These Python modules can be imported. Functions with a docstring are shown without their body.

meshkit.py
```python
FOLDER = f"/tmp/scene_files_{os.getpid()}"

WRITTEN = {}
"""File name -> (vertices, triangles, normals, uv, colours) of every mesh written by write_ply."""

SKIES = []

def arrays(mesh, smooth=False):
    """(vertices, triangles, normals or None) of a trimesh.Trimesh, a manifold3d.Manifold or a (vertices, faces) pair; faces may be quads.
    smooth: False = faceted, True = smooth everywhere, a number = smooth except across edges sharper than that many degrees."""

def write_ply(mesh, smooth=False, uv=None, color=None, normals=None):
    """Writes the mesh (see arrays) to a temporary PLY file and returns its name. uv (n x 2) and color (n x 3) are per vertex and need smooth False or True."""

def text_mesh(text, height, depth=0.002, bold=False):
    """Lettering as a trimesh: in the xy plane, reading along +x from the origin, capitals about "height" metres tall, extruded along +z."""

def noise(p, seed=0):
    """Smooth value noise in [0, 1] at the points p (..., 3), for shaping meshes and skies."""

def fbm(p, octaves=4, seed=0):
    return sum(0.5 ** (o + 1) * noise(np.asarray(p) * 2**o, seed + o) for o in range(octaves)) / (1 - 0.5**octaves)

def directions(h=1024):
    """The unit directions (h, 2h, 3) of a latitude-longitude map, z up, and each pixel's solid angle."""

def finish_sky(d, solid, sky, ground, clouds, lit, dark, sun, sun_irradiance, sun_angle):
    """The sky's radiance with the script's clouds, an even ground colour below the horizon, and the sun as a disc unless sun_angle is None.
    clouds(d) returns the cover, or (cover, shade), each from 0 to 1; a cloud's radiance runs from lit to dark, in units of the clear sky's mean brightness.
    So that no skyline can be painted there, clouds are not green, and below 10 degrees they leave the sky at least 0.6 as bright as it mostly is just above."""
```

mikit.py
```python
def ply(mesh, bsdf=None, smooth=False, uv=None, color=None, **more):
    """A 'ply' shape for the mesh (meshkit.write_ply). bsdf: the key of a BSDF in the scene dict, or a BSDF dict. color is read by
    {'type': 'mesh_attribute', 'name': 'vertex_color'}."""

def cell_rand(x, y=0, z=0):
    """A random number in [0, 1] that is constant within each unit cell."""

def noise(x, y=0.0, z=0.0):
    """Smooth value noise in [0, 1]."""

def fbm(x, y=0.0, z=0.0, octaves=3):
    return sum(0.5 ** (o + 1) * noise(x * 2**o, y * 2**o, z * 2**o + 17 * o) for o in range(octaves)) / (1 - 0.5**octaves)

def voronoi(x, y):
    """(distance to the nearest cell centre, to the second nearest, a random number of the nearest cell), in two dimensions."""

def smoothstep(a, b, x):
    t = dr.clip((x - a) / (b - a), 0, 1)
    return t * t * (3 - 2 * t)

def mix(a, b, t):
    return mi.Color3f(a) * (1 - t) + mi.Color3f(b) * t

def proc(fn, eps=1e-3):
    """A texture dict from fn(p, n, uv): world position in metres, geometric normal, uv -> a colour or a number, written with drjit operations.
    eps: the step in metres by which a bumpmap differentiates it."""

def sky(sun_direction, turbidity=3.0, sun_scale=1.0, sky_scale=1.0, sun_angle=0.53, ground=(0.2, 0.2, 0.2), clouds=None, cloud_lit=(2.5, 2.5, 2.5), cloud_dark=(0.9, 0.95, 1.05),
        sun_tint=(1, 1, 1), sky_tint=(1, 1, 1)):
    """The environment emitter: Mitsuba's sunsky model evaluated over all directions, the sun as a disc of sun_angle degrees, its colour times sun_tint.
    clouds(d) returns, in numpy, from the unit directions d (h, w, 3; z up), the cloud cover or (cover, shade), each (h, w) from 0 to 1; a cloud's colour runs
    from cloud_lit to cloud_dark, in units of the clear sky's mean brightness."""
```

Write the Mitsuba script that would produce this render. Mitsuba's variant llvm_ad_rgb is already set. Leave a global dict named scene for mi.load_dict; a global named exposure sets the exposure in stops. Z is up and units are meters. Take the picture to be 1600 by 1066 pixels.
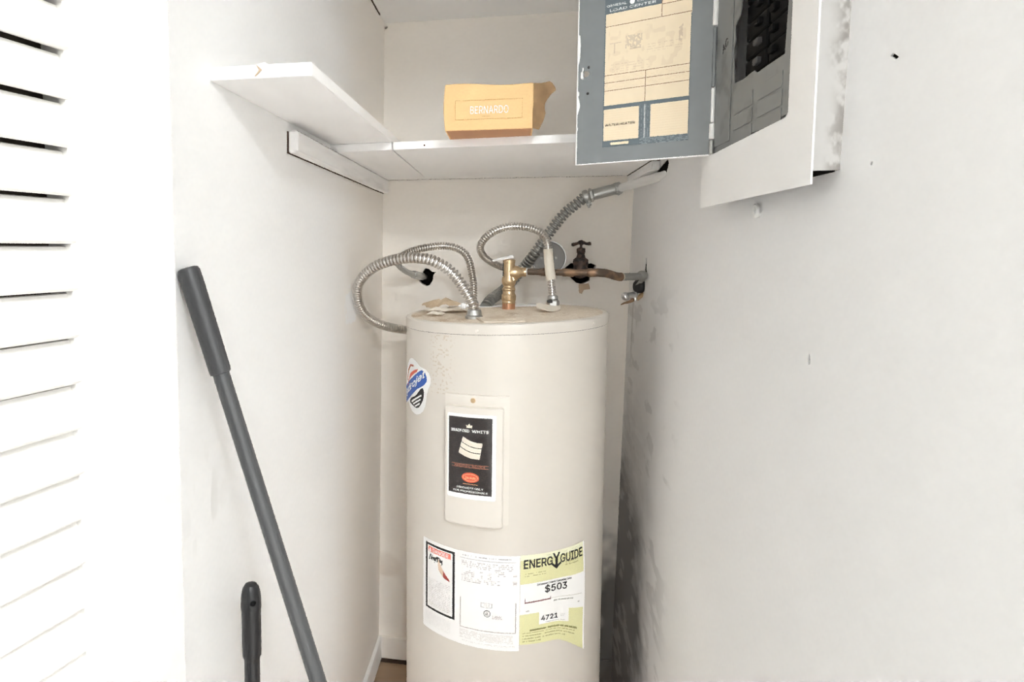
import math, random
import numpy as np, trimesh, mitsuba as mi, mikit, meshkit
import drjit as dr
import manifold3d as m3
from shapely.geometry import Polygon, Point, box as sbox
from shapely import affinity
from shapely.ops import unary_union
from mikit import noise, fbm, smoothstep, mix, cell_rand

random.seed(4); rng = np.random.default_rng(4)
T = mi.ScalarTransform4f
scene, labels = {}, {}

# ------------------------------------------------------------------ camera, light, exposure
H = 1.41                                   # camera height over the closet floor
F, PX, PY = 970.0, 630.0, 458.0            # focal length and principal point of the 1600 x 1066 frame
YAW, PITCH = math.radians(9.9406), math.radians(4.0658)
fwd = [-math.sin(YAW) * math.cos(PITCH), math.cos(YAW) * math.cos(PITCH), -math.sin(PITCH)]
scene['camera'] = {'type': 'perspective', 'fov': 2 * math.degrees(math.atan(800 / F)), 'fov_axis': 'x', 'near_clip': 0.02, 'far_clip': 50.0,
                   'principal_point_offset_x': (800 - PX) / 1600, 'principal_point_offset_y': (533 - PY) / 1066,
                   'to_world': T().look_at(origin=[0, 0, H], target=[fwd[0], fwd[1], H + fwd[2]], up=[0, 0, 1])}
LAMP = (0.46, -0.62, 2.20)                 # the hall's round ceiling light
LAMP_RADIANCE = (44.6, 46.5, 48.0)
LAMP2 = (0.55, -1.75, 2.20)               # unseen fill lamp added further back to soften the light
LAMP2_RADIANCE = (24.0, 25.0, 25.8)
exposure = 2.15

# ------------------------------------------------------------------ helpers
def numbered(k):
    if k not in scene and k not in labels: return k
    i = 1
    while f'{k}_{i:03d}' in scene or f'{k}_{i:03d}' in labels: i += 1
    return f'{k}_{i:03d}'

def obj(key, mesh, bsdf, smooth=False, parent=None, label=None, cat=None, group=None, kind=None, uv=None, **more):
    k = numbered((parent + '__' if parent else '') + key)
    scene[k] = mikit.ply(mesh, bsdf, smooth, uv=uv, **more) if not isinstance(mesh, dict) else mesh
    d = {}
    if label: d['label'] = label
    if cat: d['category'] = cat
    if group: d['group'] = group
    if kind: d['kind'] = kind
    if d: labels[k] = d
    return k

def thing(key, label, cat, group=None):
    k = numbered(key); labels[k] = {'label': label, 'category': cat}
    if group: labels[k]['group'] = group
    return k

def struct(key, mesh, bsdf, label, smooth=False):
    return obj(key, mesh, bsdf, smooth, label=label, kind='structure')

def tm(v, f): return trimesh.Trimesh(np.asarray(v, float), np.asarray(f, int), process=False)
cat_ = trimesh.util.concatenate

def bbox(x0, x1, y0, y1, z0, z1, ch=0.0):
    """A box, its edges chamfered by ch."""
    if ch <= 0:
        b = trimesh.creation.box((x1 - x0, y1 - y0, z1 - z0))
    else:
        a = np.array([(x1 - x0) / 2, (y1 - y0) / 2, (z1 - z0) / 2]); pts = []
        for s in np.ndindex(2, 2, 2):
            sg = np.array(s) * 2 - 1
            for k in range(3):
                c = np.array([ch, ch, ch]); c[k] = 0
                pts.append(sg * (a - c))
        b = trimesh.convex.convex_hull(np.array(pts))
    b.apply_translation([(x0 + x1) / 2, (y0 + y1) / 2, (z0 + z1) / 2])
    return b

def extrude(poly, d):
    gs = getattr(poly, 'geoms', [poly])
    return cat_([trimesh.creation.extrude_polygon(g, d, engine='earcut') for g in gs])

def mapped(mesh, fn):
    m = mesh.copy(); m.vertices = np.array([fn(*p) for p in m.vertices]); return m

def fix(m):
    m = m.copy(); m.fix_normals(); return m

def spline(pts, n, closed=False):
    """Catmull-Rom through the points, resampled evenly into n points."""
    from scipy.interpolate import splprep, splev
    p = np.asarray(pts, float)
    tck, _ = splprep(p.T, s=0, k=3)
    q = np.array(splev(np.linspace(0, 1, 800), tck)).T
    s = np.r_[0, np.cumsum(np.linalg.norm(np.diff(q, axis=0), axis=1))]
    return np.stack([np.interp(np.linspace(0, s[-1], n), s, q[:, i]) for i in range(3)], 1), s[-1]

def tube(pts, rad, sides=16, caps=True):
    p = np.asarray(pts, float); n = len(p); r = np.broadcast_to(rad, (n,))
    t = np.gradient(p, axis=0); t /= np.linalg.norm(t, axis=1, keepdims=True)
    a = np.cross(t[0], [0, 0, 1.0]);
    if np.linalg.norm(a) < .1: a = np.cross(t[0], [1.0, 0, 0])
    a /= np.linalg.norm(a); A = []
    for i in range(n):
        a = a - t[i] * (a @ t[i]); a /= np.linalg.norm(a); A.append(a)
    A = np.array(A); B = np.cross(t, A); ang = np.arange(sides) * 2 * np.pi / sides
    v = p[:, None] + r[:, None, None] * (np.cos(ang)[None, :, None] * A[:, None] + np.sin(ang)[None, :, None] * B[:, None])
    i, j = np.meshgrid(np.arange(n - 1), np.arange(sides), indexing='ij'); k = (j + 1) % sides
    q = np.stack([i * sides + j, i * sides + k, (i + 1) * sides + k, (i + 1) * sides + j], -1).reshape(-1, 4)
    f = np.vstack([q[:, [0, 1, 2]], q[:, [0, 2, 3]]]); v = v.reshape(-1, 3)
    if caps:
        v = np.vstack([v, p[0], p[-1]]); c0, c1 = len(v) - 2, len(v) - 1; j = np.arange(sides); k = (j + 1) % sides
        f = np.vstack([f, np.stack([k, j, j * 0 + c0], 1), np.stack([(n - 1) * sides + j, (n - 1) * sides + k, j * 0 + c1], 1)])
    return tm(v, f)

def hose(pts, r, pitch, groove=0.3, per=8, sides=18):
    """Corrugated flexible metal hose: round ribs with narrow grooves between them."""
    _, L = spline(pts, 10); n = int(L / pitch * per)
    p, _ = spline(pts, n + 1)
    ph = (np.arange(n + 1) % per) / per
    rad = r * np.where(ph < .62, 1 - .07 * (np.abs(ph - .28) / .3) ** 2, 1 - groove)
    return tube(p, rad, sides)

def lathe(prof, at=(0, 0, 0), axis=(0, 0, 1), sides=32):
    """Profile (radius, height) turned about the axis."""
    p = np.array(prof, float)
    m = trimesh.creation.revolve(p, sections=sides)
    M = trimesh.geometry.align_vectors([0, 0, 1], np.asarray(axis, float) / np.linalg.norm(axis))
    m.apply_transform(M); m.apply_translation(at); m.fix_normals()
    return m

def rod(a, b, r, sides=20, ch=None):
    a, b = np.asarray(a, float), np.asarray(b, float); L = np.linalg.norm(b - a); c = min(r * .15, L * .2) if ch is None else ch
    return lathe([(0, 0), (r - c, 0), (r, c), (r, L - c), (r - c, L), (0, L)], a, b - a, sides)

def hexnut(a, b, r): return rod(a, b, r, sides=6)

def text(s, height, bold=False, depth=0.0004): return meshkit.text_mesh(s, height, depth, bold)

def fit_text(s, width, height, bold=False, depth=0.0004):
    """Lettering scaled to the given width and capital height, from the origin."""
    m = text(s, height, bold, depth); b = m.bounds
    m.apply_translation([-b[0][0], 0, 0]); m.apply_scale([width / (b[1][0] - b[0][0]), 1, 1])
    return m

# ------------------------------------------------------------------ materials
def rgb(*c): return {'type': 'rgb', 'value': list(c)}
def mat(key, color, rough=0.5, metallic=0.0, spec=0.5, coat=0.0, bump=None, bscale=0.001):
    b = {'type': 'principled', 'base_color': color if isinstance(color, dict) else rgb(*color), 'roughness': rough, 'metallic': metallic, 'specular': spec, 'clearcoat': coat, 'clearcoat_gloss': .8}
    if bump is not None: b = {'type': 'bumpmap', 'tex': bump, 'scale': bscale, 'bsdf': b}
    scene[key] = {'type': 'twosided', 'bsdf': b}
    return key

def C(r, g, b): return mi.Color3f(r, g, b)
def lines(v, period, duty):                      # 1 on the printed rows, 0 between
    f = v / period - dr.floor(v / period)
    return dr.select(f < duty, 1.0, 0.0)
def inside(u, v, u0, u1, v0, v1): return (u > u0) & (u < u1) & (v > v0) & (v < v1)
def frame(u, v, u0, u1, v0, v1, wu, wv):
    return inside(u, v, u0, u1, v0, v1) & ~inside(u, v, u0 + wu, u1 - wu, v0 + wv, v1 - wv)
def fineprint(u, v, pu, pv, duty=.5, thr=.42):   # rows of illegible small type
    row = dr.floor(v / pv)
    return dr.select((lines(v, pv, duty) > 0) & (noise(u / pu, row * 7.3) > thr), 1.0, 0.0)

def wall_tex(base, dirt=0.05):
    def fn(p, n, uv):
        a = fbm(p.x * 2.1 + 3, p.y * 2.1, p.z * 2.1)
        b = noise(p.x * 160, p.y * 160, p.z * 160)
        return C(*base) * (1 - dirt * smoothstep(.35, .8, a) - .02 * b)
    return fn

def left_tex(p, n, uv):
    c = wall_tex((.89, .886, .88), .04)(p, n, uv)
    c = mix(c, C(.88, .83, .765), smoothstep(1.35, 1.75, p.y) * .8)        # warm bounced light painted in towards the back
    s = smoothstep(.62, .78, noise(p.y * 55, p.z * 24)) * smoothstep(.10, .0, dr.abs(p.z - 1.05)) * smoothstep(.08, .0, dr.abs(p.y - .80))
    c = mix(c, C(.62, .6, .57), s * .35)                                  # scuffs near the handle
    q = dr.sqrt(dr.square((p.y - 1.60) / .06) + dr.square((p.z - 1.26) / .05)) + .5 * (noise(p.y * 60, p.z * 60) - .5)
    c = mix(c, C(.88, .885, .89), smoothstep(1.05, .9, q))                # patch of fresh paint behind the hose
    return c

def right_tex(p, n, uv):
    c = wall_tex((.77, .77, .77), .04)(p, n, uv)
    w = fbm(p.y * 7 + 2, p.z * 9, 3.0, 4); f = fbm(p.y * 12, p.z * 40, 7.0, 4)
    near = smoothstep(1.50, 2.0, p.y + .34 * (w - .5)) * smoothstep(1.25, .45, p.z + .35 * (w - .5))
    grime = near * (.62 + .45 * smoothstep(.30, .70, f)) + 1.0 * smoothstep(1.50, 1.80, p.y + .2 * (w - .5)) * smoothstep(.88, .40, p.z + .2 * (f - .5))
    c = mix(c, C(.09, .09, .095), dr.clip(grime, 0, 1) * .85)             # mouldy stains and painted shade in the corner behind the tank
    sm = smoothstep(.60, .72, fbm(p.y * 11 + 4, p.z * 26, 1.0)) * smoothstep(1.35, 1.5, p.y) * smoothstep(1.36, 1.2, p.z)
    c = mix(c, C(.42, .42, .42), sm * .40)                                # grey smudges
    drip = smoothstep(.72, .80, noise(p.y * 26, p.z * 2.2 + 9)) * smoothstep(1.62, 1.72, p.y) * smoothstep(1.33, 1.28, p.z) * smoothstep(1.0, 1.15, p.z)
    return mix(c, C(.45, .44, .42), drip * .5)

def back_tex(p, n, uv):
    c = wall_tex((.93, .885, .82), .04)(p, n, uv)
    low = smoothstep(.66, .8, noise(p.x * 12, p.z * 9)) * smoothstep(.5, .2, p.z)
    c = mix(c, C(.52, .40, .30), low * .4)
    mould = smoothstep(.18, .27, p.x + .12 * (noise(p.x * 14, p.z * 14) - .5)) * smoothstep(.55, .30, p.z + .3 * (fbm(p.x * 18, p.z * 18, 2.0) - .5))  # shadow between tank and corner painted into the wall colour
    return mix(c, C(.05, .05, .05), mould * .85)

def tank_tex(p, n, uv):
    x = p.x + .017
    th = dr.atan2(x, -(p.y - 1.598)) * 57.2958; v = p.z - 1.41 - .035 * x
    c = C(.67, .625, .565)
    sp = smoothstep(.62, .74, noise(p.x * 210, p.y * 210, p.z * 210)) * smoothstep(11, 2, dr.abs(th + 34)) * inside(th, v, -50, -18, -.325, -.19)
    c = mix(c, C(.50, .40, .29), dr.clip(sp, 0, 1) * .45)                 # rusty drip marks over the access cover
    return c * (1 - .03 * fbm(p.x * 6, p.y * 6, p.z * 6))

def top_tex(p, n, uv):
    a = fbm(p.x * 26, p.y * 9, 1.0); b = noise(p.x * 190, p.y * 190)
    c = mix(C(.62, .54, .44), C(.46, .36, .26), smoothstep(.5, .85, a))
    return mix(c, C(.78, .72, .64), smoothstep(.62, .8, b) * .4)

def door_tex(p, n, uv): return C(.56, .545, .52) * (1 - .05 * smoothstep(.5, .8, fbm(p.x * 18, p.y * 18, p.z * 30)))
def board_tex(p, n, uv): return C(.90, .895, .89) * (1 - .05 * smoothstep(.5, .8, fbm(p.x * 9, p.y * 3, p.z * 40)))
def cleat_tex(p, n, uv): return C(.88, .875, .87) * (1 - .10 * smoothstep(.55, .8, fbm(p.x * 30, p.y * 8, p.z * 40)))
def enclosure_tex(p, n, uv):
    e = smoothstep(.338, .362, p.x + .012 * (noise(p.z * 60, p.x * 60) - .5))
    g = e * smoothstep(.40, .60, fbm(p.x * 75, p.y * 60, p.z * 45, 4))
    return mix(C(.62, .61, .60), C(.16, .14, .12), dr.clip(g, 0, 1) * .65)   # torn paint along the wall
def grey_tex(p, n, uv): return C(.185, .20, .205) * (1 - .10 * fbm(p.x * 40, p.y * 40, p.z * 40))
def dead_tex(p, n, uv): return C(.175, .182, .18) * (1 - .25 * smoothstep(.5, .8, fbm(p.x * 30, p.y * 30, p.z * 30)))
def kraft_tex(p, n, uv): return C(.80, .53, .25) * (1 - .06 * noise(p.x * 300, p.y * 300, p.z * 300) - .06 * fbm(p.x * 25, p.y * 25, p.z * 25))
def kraft_in_tex(p, n, uv): return C(.40, .25, .13) * (1 - .25 * fbm(p.x * 60, p.y * 60, p.z * 60))
def copper_tex(p, n, uv): return mix(C(.34, .21, .13), C(.13, .095, .07), smoothstep(.35, .7, fbm(p.x * 40, p.y * 40, p.z * 40)))
def bronze_tex(p, n, uv): return mix(C(.10, .065, .05), C(.035, .03, .03), smoothstep(.35, .65, fbm(p.x * 90, p.y * 90, p.z * 90)))
def floor_tex(p, n, uv): return mix(C(.42, .30, .20), C(.30, .20, .13), fbm(p.x * 8, p.y * 30, 0.5))
def hall_floor_tex(p, n, uv): return mix(C(.62, .60, .57), C(.54, .52, .49), fbm(p.x * 18, p.y * 3, 0.5))
def paint_bump(p, n, uv): return fbm(p.x * 70, p.y * 70, p.z * 70)

proc = mikit.proc
mat('wall_left_paint', proc(left_tex), .55, bump=proc(paint_bump, .002), bscale=.0006)
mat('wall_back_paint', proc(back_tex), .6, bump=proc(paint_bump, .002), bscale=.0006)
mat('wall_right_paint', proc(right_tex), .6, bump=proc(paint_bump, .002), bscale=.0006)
mat('white_paint', (.90, .895, .885), .6)
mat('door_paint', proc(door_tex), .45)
mat('board_paint', proc(board_tex), .5)
mat('cleat_paint', proc(cleat_tex), .5)
mat('cover_paint', (.82, .815, .805), .4)
mat('enclosure_paint', proc(enclosure_tex), .5)
mat('grey_enamel', proc(grey_tex), .4)
mat('dead_front_grey', proc(dead_tex), .45)
mat('black_plastic', (.012, .012, .013), .5)
mat('breaker_black', (.003, .003, .0033), .7, spec=.12)
mat('cavity_black', (.005, .0045, .004), 1.0, spec=.03)
mat('tank_enamel', proc(tank_tex), .24, spec=.6)
mat('tank_top_dusty', proc(top_tex), .75)
mat('cover_plastic', (.71, .665, .605), .35)
mat('print_black', (.015, .014, .014), .6)
mat('print_white', (.86, .86, .85), .5)
mat('print_grey', (.05, .05, .05), .6)
mat('seam_grey', (.34, .31, .28), .7)
mat('steel_hose', (.78, .755, .72), .22, metallic=1.0)
mat('steel_dark', (.64, .61, .57), .28, metallic=1.0)
mat('steel_grey', (.42, .42, .40), .42, metallic=.9)
mat('galvanized', (.58, .585, .57), .38, metallic=.9)
mat('plate_grey', (.30, .295, .285), .5, metallic=.3)
mat('chrome', (.85, .86, .87), .12, metallic=1.0)
mat('brass', (.70, .52, .32), .32, metallic=.85)
mat('copper_clean', (.72, .40, .25), .3, metallic=.9)
mat('copper_old', proc(copper_tex), .45, metallic=.5)
mat('bronze_old', proc(bronze_tex), .5, metallic=.4)
mat('tape_cream', (.74, .68, .58), .6)
mat('pvc_white', (.80, .80, .79), .35)
mat('kraft', proc(kraft_tex), .65)
mat('kraft_inside', proc(kraft_in_tex), .8)
mat('kraft_line', (.52, .30, .11), .7)
mat('pole_grey', (.062, .064, .066), .25)
mat('grip_grey', (.045, .046, .048), .45)
mat('grip_black', (.014, .014, .015), .38)
mat('paper_tan', (.70, .56, .40), .8)
mat('paper_cream', (.84, .78, .68), .8)
mat('floor_boards', proc(floor_tex), .5)
mat('hall_floor_wood', proc(hall_floor_tex), .4)
mat('dark_gap', (.05, .03, .02), .9)
mat('plaster_chip', (.55, .42, .30), .9)
mat('sticker_white', (.88, .88, .87), .3)
mat('sticker_blue', (.03, .10, .40), .3)
mat('sticker_red', (.65, .12, .08), .3)
mat('bare_wood', (.07, .055, .04), .8)  # near black: shade behind the louvers put into the rear leaf colour
mat('lamp_metal', (.75, .75, .75), .4)

# ------------------------------------------------------------------ the setting
XLW = lambda z: -.4193 + .01165 * (z - H)      # the walls lean a little
XRW = lambda z: .358 + .0197 * (z - H)
YB, ZC, YF = 2.0, H + .719, .44                # back wall, ceiling, closet front

def left_wall():
    m = bbox(-.08, 0, YF, YB + .05, 0, ZC + .05)
    return mapped(m, lambda x, y, z: (XLW(z) + x, y, z))
struct('wall_left', left_wall(), 'wall_left_paint', 'white painted left closet wall')

def irregular(cx, cz, pts): return Polygon(pts)
pipe_hole = Polygon([(-.298, 1.306), (-.290, 1.332), (-.279, 1.347), (-.266, 1.345), (-.256, 1.336), (-.243, 1.335), (-.251, 1.326), (-.253, 1.309), (-.262, 1.294), (-.274, 1.288), (-.290, 1.296)])
valve_hole = Polygon([(.153, 1.340), (.166, 1.354), (.181, 1.366), (.231, 1.364), (.243, 1.366), (.257, 1.358), (.246, 1.338), (.239, 1.318), (.238, 1.312), (.228, 1.306), (.213, 1.300), (.197, 1.305), (.185, 1.316), (.172, 1.330)])
corner_gap = Polygon([(-.412, 2.116), (-.404, 2.121), (-.399, 2.117), (-.409, 2.108)])
back = Polygon([(-.47, 0), (.42, 0), (.42, ZC + .05), (-.47, ZC + .05)]).difference(unary_union([pipe_hole, valve_hole, corner_gap]))
wb = mapped(extrude(back, .03), lambda x, z, d: (x, YB + d, z))
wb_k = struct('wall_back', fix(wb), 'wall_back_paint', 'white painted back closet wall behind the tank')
obj('hole_backing', mapped(extrude(unary_union([pipe_hole.buffer(.03), valve_hole.buffer(.03), corner_gap.buffer(.02)]), .01), lambda x, z, d: (x, YB + .031 + d, z)), 'cavity_black', parent=wb_k, label='dark inside of the holes broken round the pipes')
obj('chipped_plaster', fix(mapped(extrude(Polygon([(.205, 1.300), (.236, 1.303), (.240, 1.285), (.222, 1.283), (.215, 1.270), (.207, 1.272)]), .0012), lambda x, z, d: (x, YB - .0012 + d, z))), 'plaster_chip', parent=wb_k, label='bare chipped plaster below the gate valve')

def wall_r_pt(y, z): return (XRW(z), y, z)
nail = Polygon([(.814, 1.2715), (.818, 1.2695), (.8205, 1.276), (.818, 1.2835), (.815, 1.281)])
nick = Polygon([(.680, 1.593), (.690, 1.600), (.695, 1.598), (.686, 1.592)])
dot = Point(.7135, 1.497).buffer(.0022)
dot2 = Point(.872, 1.500).buffer(.002)
rub = Polygon([(1.57, 1.612), (1.585, 1.625), (1.64, 1.617), (1.70, 1.605), (1.705, 1.590), (1.60, 1.582)])
hook_hole = Polygon([(1.752, 1.345), (1.762, 1.360), (1.764, 1.385), (1.770, 1.388), (1.785, 1.362), (1.790, 1.330), (1.765, 1.325)])
black_hole = Point(1.80, 1.306).buffer(.012)
rp = sbox(YF, 0, YB + .03, ZC + .05).difference(unary_union([nail, nick, dot, dot2, rub, hook_hole]))
wr = mapped(extrude(rp, .03), lambda y, z, d: (XRW(z) + d, y, z))
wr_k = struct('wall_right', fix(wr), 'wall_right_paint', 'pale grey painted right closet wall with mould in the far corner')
for g in (nail, nick, dot, dot2, rub, hook_hole):
    obj('hole', fix(mapped(extrude(g, .02), lambda y, z, d: (XRW(z) + .0022 + d, y, z))), 'cavity_black', parent=wr_k, label='dark hole in the wall')  # plugs put the shade of each hole into a dark colour

struct('ceiling', bbox(-.5, .45, YF, YB + .05, ZC, ZC + .05), 'white_paint', 'white closet ceiling')
struct('floor', bbox(-.5, .42, YF, YB + .05, -.05, 0), 'floor_boards', 'brown closet floor beside the tank')
struct('baseboard_back', bbox(-.44, .335, YB - .012, YB, .012, .089, .002), 'wall_back_paint', 'white baseboard along the back wall')  # right end carries the shade painted in by back_tex
struct('baseboard_left', mapped(bbox(0, .012, YF, YB, .012, .089, .002), lambda x, y, z: (XLW(z) + x, y, z)), 'white_paint', 'white baseboard along the left wall')
struct('trim_2', mapped(bbox(0, .003, YF, YB - .08, ZC - .003, ZC), lambda x, y, z: (XLW(z) + x, y, z)), 'dark_gap', 'dark crack between the left wall and the ceiling')
struct('trim_1', bbox(-.434, .33, YB - .014, YB - .002, 0, .012), 'dark_gap', 'dark gap under the back baseboard')
# the hall in front of the closet
HX, HY, HZ = 1.5, -2.4, 2.26
struct('wall_hall_left', bbox(-HX - .05, -HX, HY, YF, 0, HZ), 'white_paint', 'white hall wall on the left')
struct('wall_hall_right', bbox(HX, HX + .05, HY, YF, 0, HZ), 'white_paint', 'white hall wall on the right')
struct('wall_hall_rear', bbox(-HX, HX, HY - .05, HY, 0, HZ), 'white_paint', 'white hall wall behind')
struct('wall_front_left', bbox(-HX, -.435, YF - .06, YF, 0, HZ), 'white_paint', 'white wall left of the closet opening')
struct('wall_front_right', bbox(.352, HX, YF - .06, YF, 0, HZ), 'white_paint', 'white wall right of the closet opening')
struct('wall_front_top', bbox(-.435, .352, YF - .06, YF, 2.065, HZ), 'white_paint', 'white wall above the closet opening')
struct('ceiling_hall', bbox(-HX, HX, HY, YF, HZ, HZ + .05), 'white_paint', 'white hall ceiling')
struct('floor_hall', bbox(-HX, HX, HY, YF, -.05, 0), 'hall_floor_wood', 'light wooden hall floor')

def ceiling_light(at, r, rad, label):
    k = thing('ceiling_light', label, 'ceiling light')
    x, y, z = at
    a = np.linspace(0, np.pi / 2, 8)
    prof = [(r * math.sin(t), -.07 * math.cos(t)) for t in a]
    obj('diffuser', lathe(prof + [(0, 0)], (x, y, z + .02), sides=40), 'print_white', True, k, emitter={'type': 'area', 'radiance': rgb(*rad)})
    obj('base', lathe([(0, 0), (r + .012, 0), (r + .012, .03), (0, .03)], (x, y, z + .028), sides=40), 'lamp_metal', 30, k)
ceiling_light(LAMP, .11, LAMP_RADIANCE, 'round white glass ceiling light in the hall close to the closet')
ceiling_light(LAMP2, .15, LAMP2_RADIANCE, 'round white glass ceiling light further back in the hall')

# ------------------------------------------------------------------ louvered folding door
P0 = np.array([-.3142, .4036, 0.0]); da = math.radians(15.0)
DD = np.array([math.sin(da), math.cos(da), 0.0]); DN = np.array([DD[1], -DD[0], 0.0])
def door_frame(m, w0=0.0): return fix(mapped(m, lambda s, w, z: tuple(P0 + DD * s + DN * (w + w0) + np.array([0, 0, z]))))
S0, S1, ZD0, ZD1 = -.31, .0998, .012, 2.03
leaf = 'door_1'
labels[leaf] = {'label': 'white louvered folding door leaf standing open at the left', 'kind': 'structure'}
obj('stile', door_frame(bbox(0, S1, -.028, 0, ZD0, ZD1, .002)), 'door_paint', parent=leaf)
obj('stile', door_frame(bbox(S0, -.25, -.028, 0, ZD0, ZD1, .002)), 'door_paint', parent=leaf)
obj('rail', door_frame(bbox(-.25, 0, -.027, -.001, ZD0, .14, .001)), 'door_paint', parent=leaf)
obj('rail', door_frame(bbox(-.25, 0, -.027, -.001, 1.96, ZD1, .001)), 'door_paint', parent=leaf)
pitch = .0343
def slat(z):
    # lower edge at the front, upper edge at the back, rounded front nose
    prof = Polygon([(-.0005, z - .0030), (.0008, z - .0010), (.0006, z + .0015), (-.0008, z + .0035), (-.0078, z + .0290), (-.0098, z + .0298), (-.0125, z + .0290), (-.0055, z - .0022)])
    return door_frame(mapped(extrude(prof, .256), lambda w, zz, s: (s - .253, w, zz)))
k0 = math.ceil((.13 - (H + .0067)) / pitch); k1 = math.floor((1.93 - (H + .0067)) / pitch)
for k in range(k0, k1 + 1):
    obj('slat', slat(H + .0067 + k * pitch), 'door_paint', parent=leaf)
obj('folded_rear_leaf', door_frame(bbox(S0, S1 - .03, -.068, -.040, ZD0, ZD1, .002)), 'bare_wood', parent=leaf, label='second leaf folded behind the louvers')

# ------------------------------------------------------------------ shelves
zs0, zs1 = H + .2225, H + .2395
shelf = thing('shelf', 'long white painted shelf across the back wall carrying the orange box', 'shelf')
fy = lambda x: 1.404 - .085 * (x + .419)
def plank(x0, x1, a0=0.0, a1=0.0):
    p = Polygon([(x0, fy(x0)), (x1, fy(x1)), (x1 + a1, YB - .001), (x0 + a0, YB - .001)])
    m = extrude(p, zs1 - zs0); m.apply_translation([0, 0, zs0]); return m
obj('plank', plank(-.416, -.271), 'board_paint', parent=shelf)
obj('plank', plank(-.2665, .359, -.0038), 'board_paint', parent=shelf)
for q in ((-.195, zs0 + .007), (.30, zs0 + .008)):
    obj('nail_head', rod((q[0], fy(q[0]) + .003, q[1]), (q[0], fy(q[0]) - .0006, q[1]), .0018), 'dark_gap', parent=shelf)

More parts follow.
